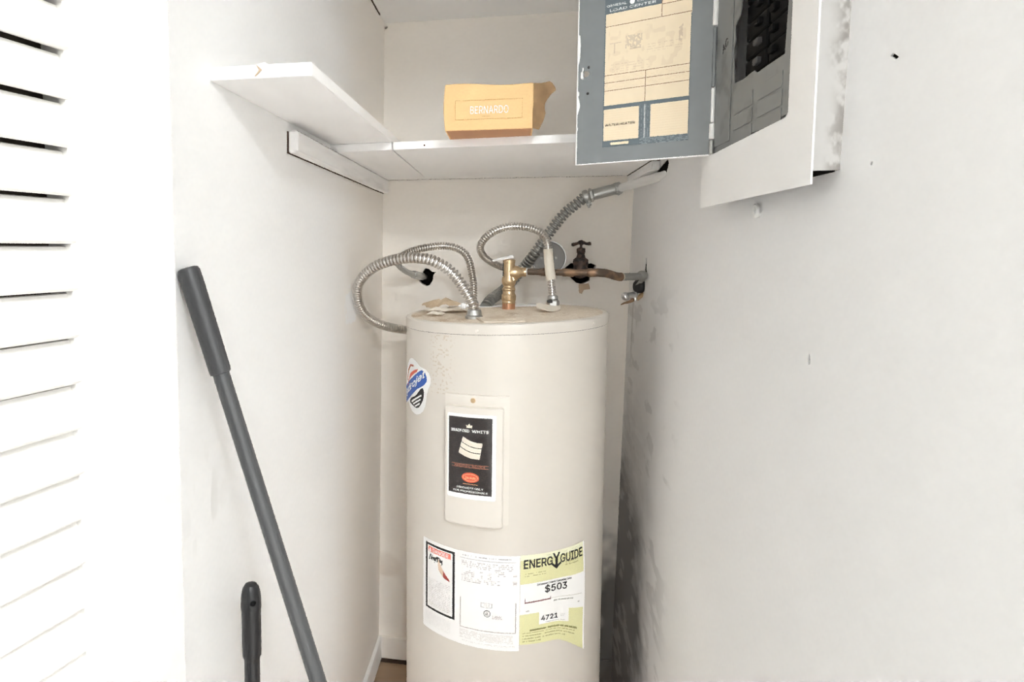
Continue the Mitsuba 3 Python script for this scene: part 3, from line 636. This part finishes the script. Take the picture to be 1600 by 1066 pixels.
# yellow energy guide, its lower right corner lifted
EA0, EA1 = 9.95, 47.4
def energy_pt(s, t, w):
    fold = max(0.0, (s - .56) / .44)
    top = -.6775 + .0045 * s + .006 * max(0, s - .8)
    bot = -.8835 + .004 * min(s, .56) - .045 * fold ** 1.15
    k = t if fold == 0 else t
    straight = -.8835 + .004 * min(s, .56)
    v = top + (straight - top) * t + (bot - straight) * t ** 2.6 + .006 * math.sin(min(1, s / .8) * math.pi) * t * (1 - t) * 2
    lift = .010 * fold ** 1.5 * (.25 + .75 * t) + .0045 * math.exp(-((s - .60) / .09) ** 2) * max(0, t - .45) / .55
    th = EA0 + (EA1 - EA0) * s + .5 * math.sin(t * 5) * (s ** 3)
    return cyl(th, v, R + .0010 + lift + w)
def energy_tex(p, n, uv):
    s, t = uv.x, uv.y
    yellow = C(.73, .71, .40) * (1 - .08 * noise(s * 160, t * 180)); white = C(.88, .87, .85)
    c = dr.select(t < .06, C(.84, .83, .62), yellow)
    c = dr.select((t > .325) & (t < .665), white, c)
    c = dr.select(inside(s, t, .27, .73, .66, .80) , white, c)
    c = dr.select(s > .975, white, c)
    dk = C(.30, .29, .12)
    c = mix(c, dk, fineprint(s, t, .012, .022, .45, .42) * dr.select(inside(s, t, .36, .97, .028, .046) | inside(s, t, .04, .22, .052, .07), .6, 0.0))
    c = mix(c, dk, fineprint(s, t, .014, .026, .42, .40) * dr.select(inside(s, t, .05, .36, .195, .26) , .65, 0.0))
    c = mix(c, dk, fineprint(s, t, .010, .030, .62, .30) * dr.select(inside(s, t, .66, .88, .14, .20), .6, 0.0))
    c = mix(c, C(.25, .25, .22), fineprint(s, t, .014, .028, .5, .35) * dr.select(inside(s, t, .48, .80, .560, .585), .8, 0.0))
    c = dr.select(inside(s, t, .065, .44, .530, .545) | inside(s, t, .065, .074, .49, .545) | inside(s, t, .432, .440, .51, .545), C(.20, .10, .10), c)
    c = mix(c, C(.50, .48, .42), dr.select((dr.abs(t - .535) < .004) & (s > .44) & (s < .95), .6, 0.0))
    c = mix(c, C(.35, .33, .30), dr.select(inside(s, t, .08, .13, .625, .640) | inside(s, t, .88, .91, .60, .617), .7, 0.0))
    c = mix(c, C(.4, .4, .38), fineprint(s, t, .012, .02, .5, .35) * dr.select(inside(s, t, .36, .66, .782, .797) | inside(s, t, .58, .66, .725, .745), .8, 0.0))
    c = mix(c, C(.22, .21, .07), fineprint(s, t, .012, .030, .62, .28) * dr.select(inside(s, t, .14, .88, .838, .860), .9, 0.0))
    c = mix(c, dk, fineprint(s, t, .011, .031, .42, .34) * dr.select(inside(s, t, .04, .84, .872, .985) & ~inside(s, t, .3, 1, .96, 1) & ~inside(s, t, .7, 1, .93, 1), .7, 0.0))
    return c
mat('energy_print', proc(energy_tex), .5)
m, uv = sheet(energy_pt, 44, 44)
el = obj('energy_label', m, 'energy_print', True, wh, uv=uv, label='yellow energy guide label with a lifted lower corner')
EW, EH = deg(EA1 - EA0), .2065
def energy_text(s, s0, s1, t_base, h, bold=True, rise=0.0):
    tx = fit_text(s, (s1 - s0) * EW, h, bold, .0002).subdivide_to_size(.006)
    return fix(mapped(tx, lambda u, v, d: energy_pt(s0 + u / EW, t_base - (v + rise * u) / EH, .0004 + d)))
arrow = Polygon([(-.0032, .022), (.0032, .022), (.0032, .002), (.0105, .008), (.0130, .0045), (0, -.0075), (-.0130, .0045), (-.0105, .008), (-.0032, .002)])
ar = mapped(extrude(arrow, .0002), lambda x, y, d: energy_pt(.515 + x / EW, .175 - y / EH, .0004 + d))
for w_ in (('ENERG', .045, .455, .150, .0195), ('Y', .455, .570, .150, .0255), ('GUIDE', .575, .955, .150, .0195), ('$503', .345, .690, .455, .0150), ('4721', .300, .545, .762, .0105)):
    obj('lettering', energy_text(*w_), 'print_black', parent=el, label='bold black lettering ' + ('ENERGYGUIDE' if w_[3] < .2 else w_[0]))
obj('arrow', fix(ar), 'print_black', parent=el, label='black arrow under the letter Y')
obj('small_lettering', energy_text('Estimated Yearly Operating Cost', .235, .760, .362, .0040, True), 'print_black', parent=el)
# shaped sticker on the left flank
def smooth_poly(pts, n=64):
    from scipy.interpolate import splprep, splev
    p = np.array(pts + [pts[0]], float); tck, _ = splprep(p.T, s=0, per=True)
    return Polygon(np.array(splev(np.linspace(0, 1, n), tck)).T)
D_ = lambda pts: [(deg(a), b) for a, b in pts]
st = smooth_poly(D_([(-62, -.258), (-54, -.266), (-50.5, -.272), (-44.5, -.278), (-41.2, -.300), (-43.5, -.322), (-45.0, -.345), (-47.5, -.374), (-55, -.3905), (-64, -.382), (-70, -.372), (-77, -.382), (-82, -.368), (-78, -.330), (-72, -.288)]))
fs = obj('flank_sticker', wrap(st, .0004, R + .0002), 'sticker_white', parent=wh, label='white shaped sticker with a blue band')
red = Polygon(D_([(-71, -.335), (-68, -.290), (-63, -.272), (-59.5, -.2765), (-53.0, -.2780), (-57, -.292), (-64, -.308)]))
obj('red_stripe', wrap(Polygon(D_([(-70.5, -.330), (-64.5, -.297), (-58.5, -.285), (-53.3, -.279), (-54.8, -.287), (-60, -.297), (-66, -.312), (-70.5, -.337)])), .0002, R + .0006, .006), 'sticker_red', parent=fs)
obj('tip_stripe', wrap(Polygon(D_([(-72, -.318), (-69, -.290), (-64, -.2735), (-59.0, -.2725), (-58.5, -.2765), (-63.5, -.279), (-67.5, -.293), (-71, -.322)])), .0002, R + .0006, .006), 'print_rust', parent=fs)
band = Polygon(D_([(-84, -.352), (-78, -.340), (-70, -.326), (-60, -.303), (-53, -.286), (-49.5, -.2790), (-46.6, -.2815), (-44.7, -.292), (-44.6, -.303), (-47, -.3135), (-55, -.330), (-63, -.352), (-71, -.372), (-80, -.385)]))
obj('blue_band', wrap(band, .0002, R + .0006, .006), 'sticker_blue', parent=fs)
def band_text(s):
    w = deg(-46.5) - deg(-80); t = fit_text(s, w, .0185, True, .0002).subdivide_to_size(.006)
    return fix(mapped(t, lambda u, v, d: cyl(-80 + math.degrees(u / R) + v * 45, -.372 + .078 * (u / w) ** 1.1 + v, R + .0009 + d)))
obj('lettering', band_text('Hydrojet'), 'sticker_white', parent=fs, label='white script on the blue band')
blk = smooth_poly(D_([(-47.8, -.3235), (-47.2, -.334), (-49.2, -.357), (-54.5, -.3745), (-60, -.3725), (-65.2, -.3660), (-63, -.358), (-55, -.342)]), 40)
stripes = [Polygon(D_([(-62.8 + 2.6 * i, -.3645 - .0035 * i), (-49.6 - .9 * i, -.3375 - .0105 * i), (-49.3 - .9 * i, -.3415 - .0105 * i), (-61.6 + 2.6 * i, -.3675 - .0030 * i)])) for i in range(3)]
obj('black_stripes', wrap(blk.difference(unary_union(stripes)), .0002, R + .0006, .006), 'print_black', parent=fs)

# ------------------------------------------------------------------ hoses, conduits, valves
H1 = [(-.087, 1.470, 1.245), (-.087, 1.47, 1.262), (-.092, 1.465, 1.283), (-.109, 1.46, 1.315), (-.139, 1.45, 1.355), (-.175, 1.45, 1.379), (-.222, 1.46, 1.389), (-.275, 1.48, 1.385), (-.324, 1.5, 1.371), (-.367, 1.53, 1.345), (-.396, 1.57, 1.309), (-.404, 1.61, 1.268), (-.398, 1.66, 1.229), (-.376, 1.72, 1.199), (-.341, 1.78, 1.178), (-.291, 1.83, 1.165), (-.192, 1.9, 1.152), (-.119, 1.975, 1.131)]
h = thing('flexible_hose', 'thick ribbed steel hose arching from the tank top round to the left and behind it', 'hose')
obj('ribbed_tube', hose(H1, .0136, .0098, groove=.46), 'steel_hose', 40, h)
obj('collar', lathe([(0, 0), (.021, 0), (.021, .006), (.0175, .009), (.0165, .020), (.0145, .022), (0, .022)], (-.087, 1.470, 1.2455), sides=28), 'galvanized', 30, h)
obj('clamp_screw', cat_([bbox(-.119, -.105, 1.453, 1.465, 1.269, 1.283, .004), rod((-.123, 1.459, 1.276), (-.099, 1.459, 1.276), .003)]), 'pvc_white', 30, h, label='small pale clamp screw')

H2 = [(-.108, 1.74, 1.250), (-.105, 1.74, 1.301), (-.112, 1.73, 1.355), (-.126, 1.72, 1.394), (-.157, 1.71, 1.414), (-.209, 1.70, 1.417), (-.264, 1.71, 1.407), (-.303, 1.73, 1.392), (-.327, 1.77, 1.378)]
H2t = [(-.322, 1.757, 1.382), (-.331, 1.785, 1.373), (-.331, 1.82, 1.359), (-.32, 1.87, 1.342), (-.301, 1.93, 1.328), (-.281, 2.02, 1.318)]
h = thing('flexible_hose', 'thin ribbed hose behind the thick one, running into the broken hole in the back wall', 'hose')
obj('ribbed_tube', hose(H2, .0106, .0070, groove=.46), 'steel_dark', 40, h)
p, _ = spline(H2t, 30); obj('pipe_end', tube(p, .0088), 'galvanized', True, h, label='smooth bent pipe end')
obj('coupling', rod((-.305, 1.918, 1.3305), (-.286, 1.995, 1.3205), .0122), 'galvanized', 30, h)
obj('nut', hexnut((-.108, 1.74, 1.247), (-.108, 1.74, 1.264), .017), 'galvanized', parent=h)

H3 = [(.105, 1.64, 1.268), (.104, 1.642, 1.285), (.102, 1.645, 1.309), (.098, 1.65, 1.351), (.093, 1.66, 1.4), (.088, 1.66, 1.432), (.074, 1.65, 1.451), (.047, 1.64, 1.463), (.007, 1.63, 1.468), (-.034, 1.63, 1.461), (-.065, 1.64, 1.443), (-.083, 1.66, 1.419), (-.079, 1.7, 1.394), (-.06, 1.74, 1.375), (-.0305, 1.77, 1.3599), (.0186, 1.82, 1.3494), (.0564, 1.88, 1.3437), (.096, 1.93, 1.340)]
h = thing('flexible_hose', 'ribbed steel hose looping above the brass relief valve to the old gate valve', 'hose')
obj('ribbed_tube', hose(H3, .0102, .0070, groove=.46), 'steel_hose', 40, h)
obj('tape_sleeve', tube(spline([(.1005, 1.648, 1.330), (.097, 1.651, 1.351), (.0935, 1.658, 1.385), (.0915, 1.66, 1.410)], 12)[0], np.linspace(.0128, .0118, 12)), 'tape_cream', 40, h, label='cream tape wrapped round the hose')
obj('nut', cat_([hexnut((.105, 1.64, 1.259), (.105, 1.64, 1.279), .0165), rod((.105, 1.64, 1.279), (.1045, 1.641, 1.290), .0135)]), 'galvanized', parent=h)
obj('clamp_slot', bbox(.090, .103, 1.622, 1.628, 1.272, 1.279, .001), 'print_black', parent=h)
fitt = thing('tank_fitting', 'curled tan metal fitting under the looping hose on the tank top', 'fitting')
fpts = spline([(.062, 1.60, 1.2605), (.078, 1.595, 1.2585), (.093, 1.60, 1.2545), (.108, 1.612, 1.2535), (.122, 1.632, 1.256)], 16)[0]
def strap(pts, w, th):
    n = len(pts); v, f = [], []
    for i, q in enumerate(pts):
        ww = w * (.5 + .5 * min(1, i / 6))
        for (dy, dz) in ((-ww, 0), (ww, .010), (ww, .010 + th), (-ww, th)): v.append((q[0], q[1] + dy, q[2] + dz))
    for i in range(n - 1):
        for j in range(4):
            a_, b_ = i * 4 + j, i * 4 + (j + 1) % 4
            f += [(a_, b_, b_ + 4), (a_, b_ + 4, a_ + 4)]
    f += [(0, 2, 1), (0, 3, 2), ((n - 1) * 4, (n - 1) * 4 + 1, (n - 1) * 4 + 2), ((n - 1) * 4, (n - 1) * 4 + 2, (n - 1) * 4 + 3)]
    return fix(tm(v, f))
obj('strap', strap(fpts, .020, .0025), 'tape_cream', 40, fitt)
obj('base_nut', rod((.107, 1.638, 1.2505), (.106, 1.64, 1.262), .019), 'tape_cream', 30, fitt)

# armored conduit
CO = [(.206, 1.9, 1.562), (.188, 1.9, 1.545), (.156, 1.9, 1.519), (.125, 1.9, 1.482), (.096, 1.9, 1.441), (.067, 1.9, 1.397), (.035, 1.93, 1.3535), (.0, 1.92, 1.311), (-.028, 1.88, 1.2836), (-.053, 1.81, 1.268), (-.066, 1.772, 1.257), (-.072, 1.755, 1.246)]
c = thing('electrical_conduit', 'thick armored flexible conduit climbing from the tank top to the white pipe under the shelf', 'conduit')
obj('armored_tube', hose(CO, .0165, .0118, groove=.46, per=8), 'steel_grey', 40, c)
v0, v1 = np.array([.206, 1.9, 1.562]), np.array([.312, 1.895, 1.588]); dv = (v1 - v0) / np.linalg.norm(v1 - v0)
obj('connector', cat_([rod(v0 - dv * .004, v0 + dv * .012, .0195), rod(v0 + dv * .015, v0 + dv * .024, .0205, 6), rod(v0 + dv * .024, v0 + dv * .088, .0160), rod(v0 + dv * .086, v0 + dv * .106, .0180)]), 'galvanized', 30, c, label='grey metal conduit connector')
obj('connector_lug', rod(v0 + dv * .006 + [0, -.008, -.024], v0 + dv * .020 + [0, -.008, -.024], .006), 'galvanized', 30, c)
obj('connector_screw', rod(v0 + dv * .013 + [0, -.01, -.014], v0 + dv * .013 + [0, -.012, -.036], .0035), 'galvanized', 30, c)
obj('connector_screw', rod(v0 + dv * .094 + [0, -.014, -.010], v0 + dv * .096 + [0, -.022, -.020], .004), 'galvanized', 30, c)
wp = thing('conduit_pipe', 'short white painted rigid conduit entering the right wall under the shelf', 'pipe')
obj('pipe', rod((.300, 1.917, 1.585), (.385, 1.560, 1.5925), .0118), 'pvc_white', 30, wp)

# temperature relief valve
tp = thing('relief_valve', 'brass relief valve standing upright on the middle of the tank top', 'valve')
tx, ty = -.0078, 1.69
obj('nipple', lathe([(0, 1.246), (.0172, 1.246), (.0172, 1.266), (0, 1.266)], (tx, ty, 0)), 'copper_clean', 30, tp, label='orange copper nipple')
obj('valve_body', lathe([(0, 1.264), (.0175, 1.264), (.0180, 1.267), (.0172, 1.270), (.0192, 1.2735), (.0192, 1.286), (.0165, 1.290), (.0160, 1.297), (.0178, 1.300), (.0178, 1.304), (.0150, 1.307), (.0150, 1.312), (.0185, 1.318), (.0195, 1.326), (.0178, 1.333), (.0155, 1.338), (.0155, 1.372), (.0165, 1.373), (.0165, 1.380), (.0145, 1.382), (0, 1.382)], (tx, ty, 0), sides=32), 'brass', 30, tp)
obj('outlet', cat_([lathe([(0, 0), (.017, 0), (.0185, .010), (.0170, .022), (.0125, .030), (.0110, .036), (.0120, .037), (.0120, .043), (0, .043)], (tx + .002, ty, 1.346), (1, .0, .06), 28), rod((tx + .004, ty, 1.345), (tx + .012, ty - .003, 1.322), .013)]), 'brass', 30, tp)
lever = np.array([(-.052, 1.684, 1.3775), (-.030, 1.684, 1.3825), (-.010, 1.684, 1.3865), (.004, 1.684, 1.3905)])
obj('lever', tube(spline(lever, 16)[0], np.r_[.003, np.linspace(.0034, .0052, 14), .004], 12), 'pvc_white', 40, tp, label='thin pale test lever')
obj('rust_edge', bbox(tx - .0165, tx - .0135, ty - .006, ty + .004, 1.338, 1.378), 'print_black', parent=tp)  # black strip down the left side of the valve body
dp = thing('drain_pipe', 'brown copper pipe running from the relief valve to the right wall', 'pipe')
q0, q1, q2, q3, q4 = (.032, 1.69, 1.349), (.200, 1.640, 1.3495), (.255, 1.668, 1.3440), (.283, 1.697, 1.3365), (.372, 1.748, 1.3368)
obj('white_joint', rod((.0335, 1.69, 1.349), (.042, 1.6875, 1.349), .0095), 'pvc_white', 30, dp)
obj('pipe', tube(spline([(.038, 1.6885, 1.349), (.09, 1.672, 1.349), (.15, 1.655, 1.3492), q1], 30)[0], .0082), 'copper_old', True, dp)
obj('elbow', tube(spline([(.192, 1.643, 1.3495), (.212, 1.640, 1.3497), (.235, 1.650, 1.3480), (.258, 1.672, 1.3415), (.280, 1.694, 1.3370)], 24)[0], np.r_[.0115, .0115, np.full(20, .0108), .0115, .0115]), 'copper_old', True, dp)
obj('solder_ring', rod((.277, 1.6915, 1.3372), (.285, 1.6985, 1.3370), .0108), 'tape_cream', 30, dp)
obj('steel_stub', cat_([rod((.283, 1.697, 1.3368), (.345, 1.736, 1.3372), .0098), trimesh.creation.icosphere(2, .0145).apply_translation((.341, 1.735, 1.3385))]), 'steel_grey', 30, dp, label='grey steel stub with a rounded end')

# old gate valve
gv = thing('gate_valve', 'old dark bronze gate valve with cross handle at the hole in the back wall', 'valve')
gx, gy = .2045, 1.945
obj('valve_body', cat_([lathe([(0, 1.322), (.012, 1.323), (.017, 1.328), (.021, 1.338), (.0225, 1.350), (.0205, 1.358), (.0205, 1.360), (.0225, 1.361), (.0225, 1.378), (.019, 1.380), (.0135, 1.384), (.0115, 1.390), (.0105, 1.397), (.0130, 1.399), (.0130, 1.410), (.0105, 1.413), (.0045, 1.414), (0, 1.414)], (gx, gy, 0), sides=24), rod((gx, gy, 1.336), (gx, 2.03, 1.336), .016)]), 'bronze_old', 30, gv)
obj('stem', rod((gx, gy, 1.412), (gx, gy, 1.426), .0038), 'bronze_old', 30, gv)
obj('cross_handle', cat_([tube(spline([(gx - .028, gy, 1.4235), (gx - .012, gy, 1.4265), (gx, gy, 1.4300), (gx + .014, gy, 1.4265), (gx + .029, gy, 1.4275)], 20)[0], np.r_[.003, .0055, .006, np.full(5, .0046), .006, .007, .007, .006, np.full(5, .0044), .0055, .0062, .003], 12), rod((gx, gy - .022, 1.428), (gx, gy + .022, 1.428), .0045), lathe([(0, 1.4225), (.008, 1.4225), (.008, 1.433), (0, 1.434)], (gx, gy, 0))]), 'bronze_old', 30, gv)
obj('supply_pipe', cat_([rod((.088, 1.932, 1.340), (.196, 1.943, 1.337), .0095), rod((.205, 1.943, 1.337), (.262, 1.945, 1.335), .0095), rod((.150, 1.938, 1.339), (.185, 1.942, 1.338), .0125), rod((.085, 1.931, 1.340), (.112, 1.934, 1.339), .0122, 6)]), 'copper_old', 30, gv, label='brown supply pipe through the valve')
# round cover plate
rc = thing('round_cover_plate', 'round grey metal cover plate on the back wall behind the hose loop', 'cover plate')
obj('plate', lathe([(0, 0), (.050, 0), (.0535, .003), (.0535, .011), (.0505, .013), (.0485, .0095), (.020, .0075), (0, .0075)], (.112, YB, 1.382), (0, -1, 0), 48), 'plate_grey', 30, rc)
obj('rim', lathe([(.0505, .010), (.0530, .010), (.0530, .0145), (.0505, .0145), (.0505, .010)], (.112, YB, 1.382), (0, -1, 0), 48), 'galvanized', 30, rc)
for sx in (-.022, .022): obj('screw', lathe([(0, 0), (.005, 0), (.004, .002), (0, .0026)], (.112 + sx, YB - .0076, 1.382), (0, -1, 0), 14), 'steel_grey', 30, rc)
# little shut-off by the right wall
so = thing('stop_valve', 'small stop valve with black knob and chrome outlet on the right wall beside the tank', 'valve')
obj('knob', cat_([lathe([(0, 0), (.016, 0), (.0185, .004), (.0185, .015), (.014, .020), (0, .022)], (.3515, 1.790, 1.3075), (-.8, -.6, 0), 12), rod((.365, 1.797, 1.306), (.345, 1.782, 1.306), .007)]), 'black_plastic', 30, so)
obj('stem', rod((.338, 1.782, 1.310), (.352, 1.765, 1.331), .006), 'steel_grey', 30, so)
obj('chrome_body', cat_([trimesh.creation.icosphere(3, .0115).apply_translation((.308, 1.781, 1.280)), rod((.300, 1.779, 1.281), (.335, 1.788, 1.284), .0088), rod((.335, 1.788, 1.268), (.335, 1.788, 1.292), .0065)]), 'chrome', 30, so, label='bright chrome outlet')
obj('brass_tip', cat_([rod((.338, 1.787, 1.272), (.360, 1.793, 1.290), .006)]), 'brass', 30, so)
obj('tail', tube(spline([(.330, 1.787, 1.272), (.322, 1.785, 1.266), (.308, 1.781, 1.262), (.296, 1.778, 1.256)], 12)[0], np.linspace(.0055, .0015, 12), 10), 'copper_old', True, so)

# paper scraps on the tank top
def crumple(cx, cy, z, w, d, amp, seed, rot=0.0, n=10):
    u, v = np.meshgrid(np.linspace(-.5, .5, n), np.linspace(-.5, .5, n), indexing='ij')
    g = np.random.default_rng(seed)
    P = np.stack([u * 4 + seed, v * 4, np.full_like(u, seed * 1.7)], -1)
    edge = np.clip(1.25 - 1.6 * np.maximum(np.abs(u), np.abs(v)), .12, 1)
    hgt = amp * edge * (.35 * g.random(u.shape) + .65 * meshkit.noise(P * 1.5, seed)) + .0006
    jit = (g.random(u.shape) - .5) * .30
    x = u * w * (1 + jit) ; y = v * d * (1 - jit)
    c_, s_ = math.cos(rot), math.sin(rot)
    X = cx + c_ * x - s_ * y; Y = cy + s_ * x + c_ * y; Z = z + hgt + SH * (X - CX)
    V = np.stack([X, Y, Z], -1).reshape(-1, 3); i, j = np.meshgrid(np.arange(n - 1), np.arange(n - 1), indexing='ij'); k = lambda a, b: a * n + b
    q = np.stack([k(i, j), k(i + 1, j), k(i + 1, j + 1), k(i, j + 1)], -1).reshape(-1, 4)
    return tm(V, np.vstack([q[:, [0, 1, 2]], q[:, [0, 2, 3]]]))
zt = H - .1612
obj('paper_scrap', crumple(-.195, 1.735, zt, .100, .080, .046, 3, .3), 'paper_tan', False, label='crumpled tan paper scrap at the back left of the tank top', cat='paper scrap')
obj('paper_scrap', crumple(-.165, 1.625, zt + .003, .125, .060, .020, 11, .12), 'paper_cream', False, label='torn cream paper lying in front of the tan scrap', cat='paper scrap')
obj('paper_scrap', crumple(-.190, 1.545, zt, .045, .030, .016, 5, -.3, 6), 'paper_cream', False, label='small cream crumb of paper nearest the tank rim', cat='paper scrap')

# ------------------------------------------------------------------ handles leaning on the left wall
pt, pb = np.array([-.4075, .7327, 1.386]), np.array([-.2455, .750, H - .570])
dirp = (pb - pt) / np.linalg.norm(pb - pt); Lp = (pt[2] - .01) / -dirp[2]
po = thing('tool_handle', 'long grey tool handle with thick dark grip leaning against the left wall', 'tool handle')
obj('grip', lathe([(0, 0), (.0095, 0), (.0125, .0012), (.0142, .005), (.0146, .02), (.0144, .07), (.0138, .136), (.0132, .141), (.0108, .142), (0, .142)], pt, dirp, 32), 'grip_grey', 30, po, label='thick dark grip')
obj('pole', rod(pt + dirp * .12, pt + dirp * Lp, .0107, 28), 'pole_grey', 30, po)
obj('foot', rod(pt + dirp * (Lp - .05), pt + dirp * Lp, .014, 28), 'grip_grey', 30, po)
sb = thing('tool_handle', 'short black handle with a hanging hole standing low by the left wall', 'tool handle')
ax = np.array([-.372, .8265, 0]); za = H - .501
def stub():
    m = m3.Manifold.revolve(m3.CrossSection([[(0, .0), (.0112, .0), (.0112, .850), (.0113, .858), (.0124, .862), (.0126, .862 - .0), (.0133, .868)  , (.0136, .890), (.0136, .936), (.0145, .938), (.0143, .953), (.0130, .961), (.0100, .968), (.005, .9715), (0, .9722)]]), 48)
    return m
zt_ = H - .489                                     # its tip
prof = [(0, .012), (.0112, .012), (.0112, zt_ - .118), (.0116, zt_ - .114), (.0136, zt_ - .110), (.0140, zt_ - .094), (.0140, zt_ - .040), (.0148, zt_ - .038), (.0148, zt_ - .030), (.0142, zt_ - .018), (.0122, zt_ - .008), (.0085, zt_ - .002), (.004, zt_), (0, zt_)]
def bore(prof, zc, r):
    m = lathe(prof, (0, 0, 0), sides=40)
    man = m3.Manifold(m3.Mesh(np.asarray(m.vertices, np.float32), np.asarray(m.faces, np.uint32)))
    d = np.array([.35, -.94, 0]); c_ = m3.Manifold.cylinder(.06, r, r, 20, True).rotate([90, 0, math.degrees(math.atan2(d[0], -d[1]))]).translate([.004, 0, zc])
    out = (man - c_).to_mesh()
    return tm(out.vert_properties[:, :3], out.tri_verts)
try:
    g = bore([p for p in prof], zt_ - .024, .0042)
    if len(g.faces) == 0: raise ValueError
except Exception:
    g = lathe(prof, (0, 0, 0), sides=40)
g.apply_translation(ax)
obj('grip', g, 'grip_black', 30, sb)
obj('foot', lathe([(0, 0), (.016, 0), (.016, .06), (0, .06)], (ax[0], ax[1], 0)), 'grip_black', 30, sb)

# small fixings left in the right wall
wa = thing('wall_anchor', 'small pale screw anchor sticking out of the right wall below the panel', 'wall anchor')
ang = np.linspace(0, 2 * np.pi, 25)
obj('ring', tube(np.stack([np.full(25, .354), 1.000 + .0085 * np.cos(ang) * .8, H + .056 + .0085 * np.sin(ang)], 1), .0026, 8, False), 'pvc_white', True, wa)
obj('plug', rod((.365, .9975, H + .051), (.350, .9975, H + .051), .004), 'pvc_white', 30, wa)
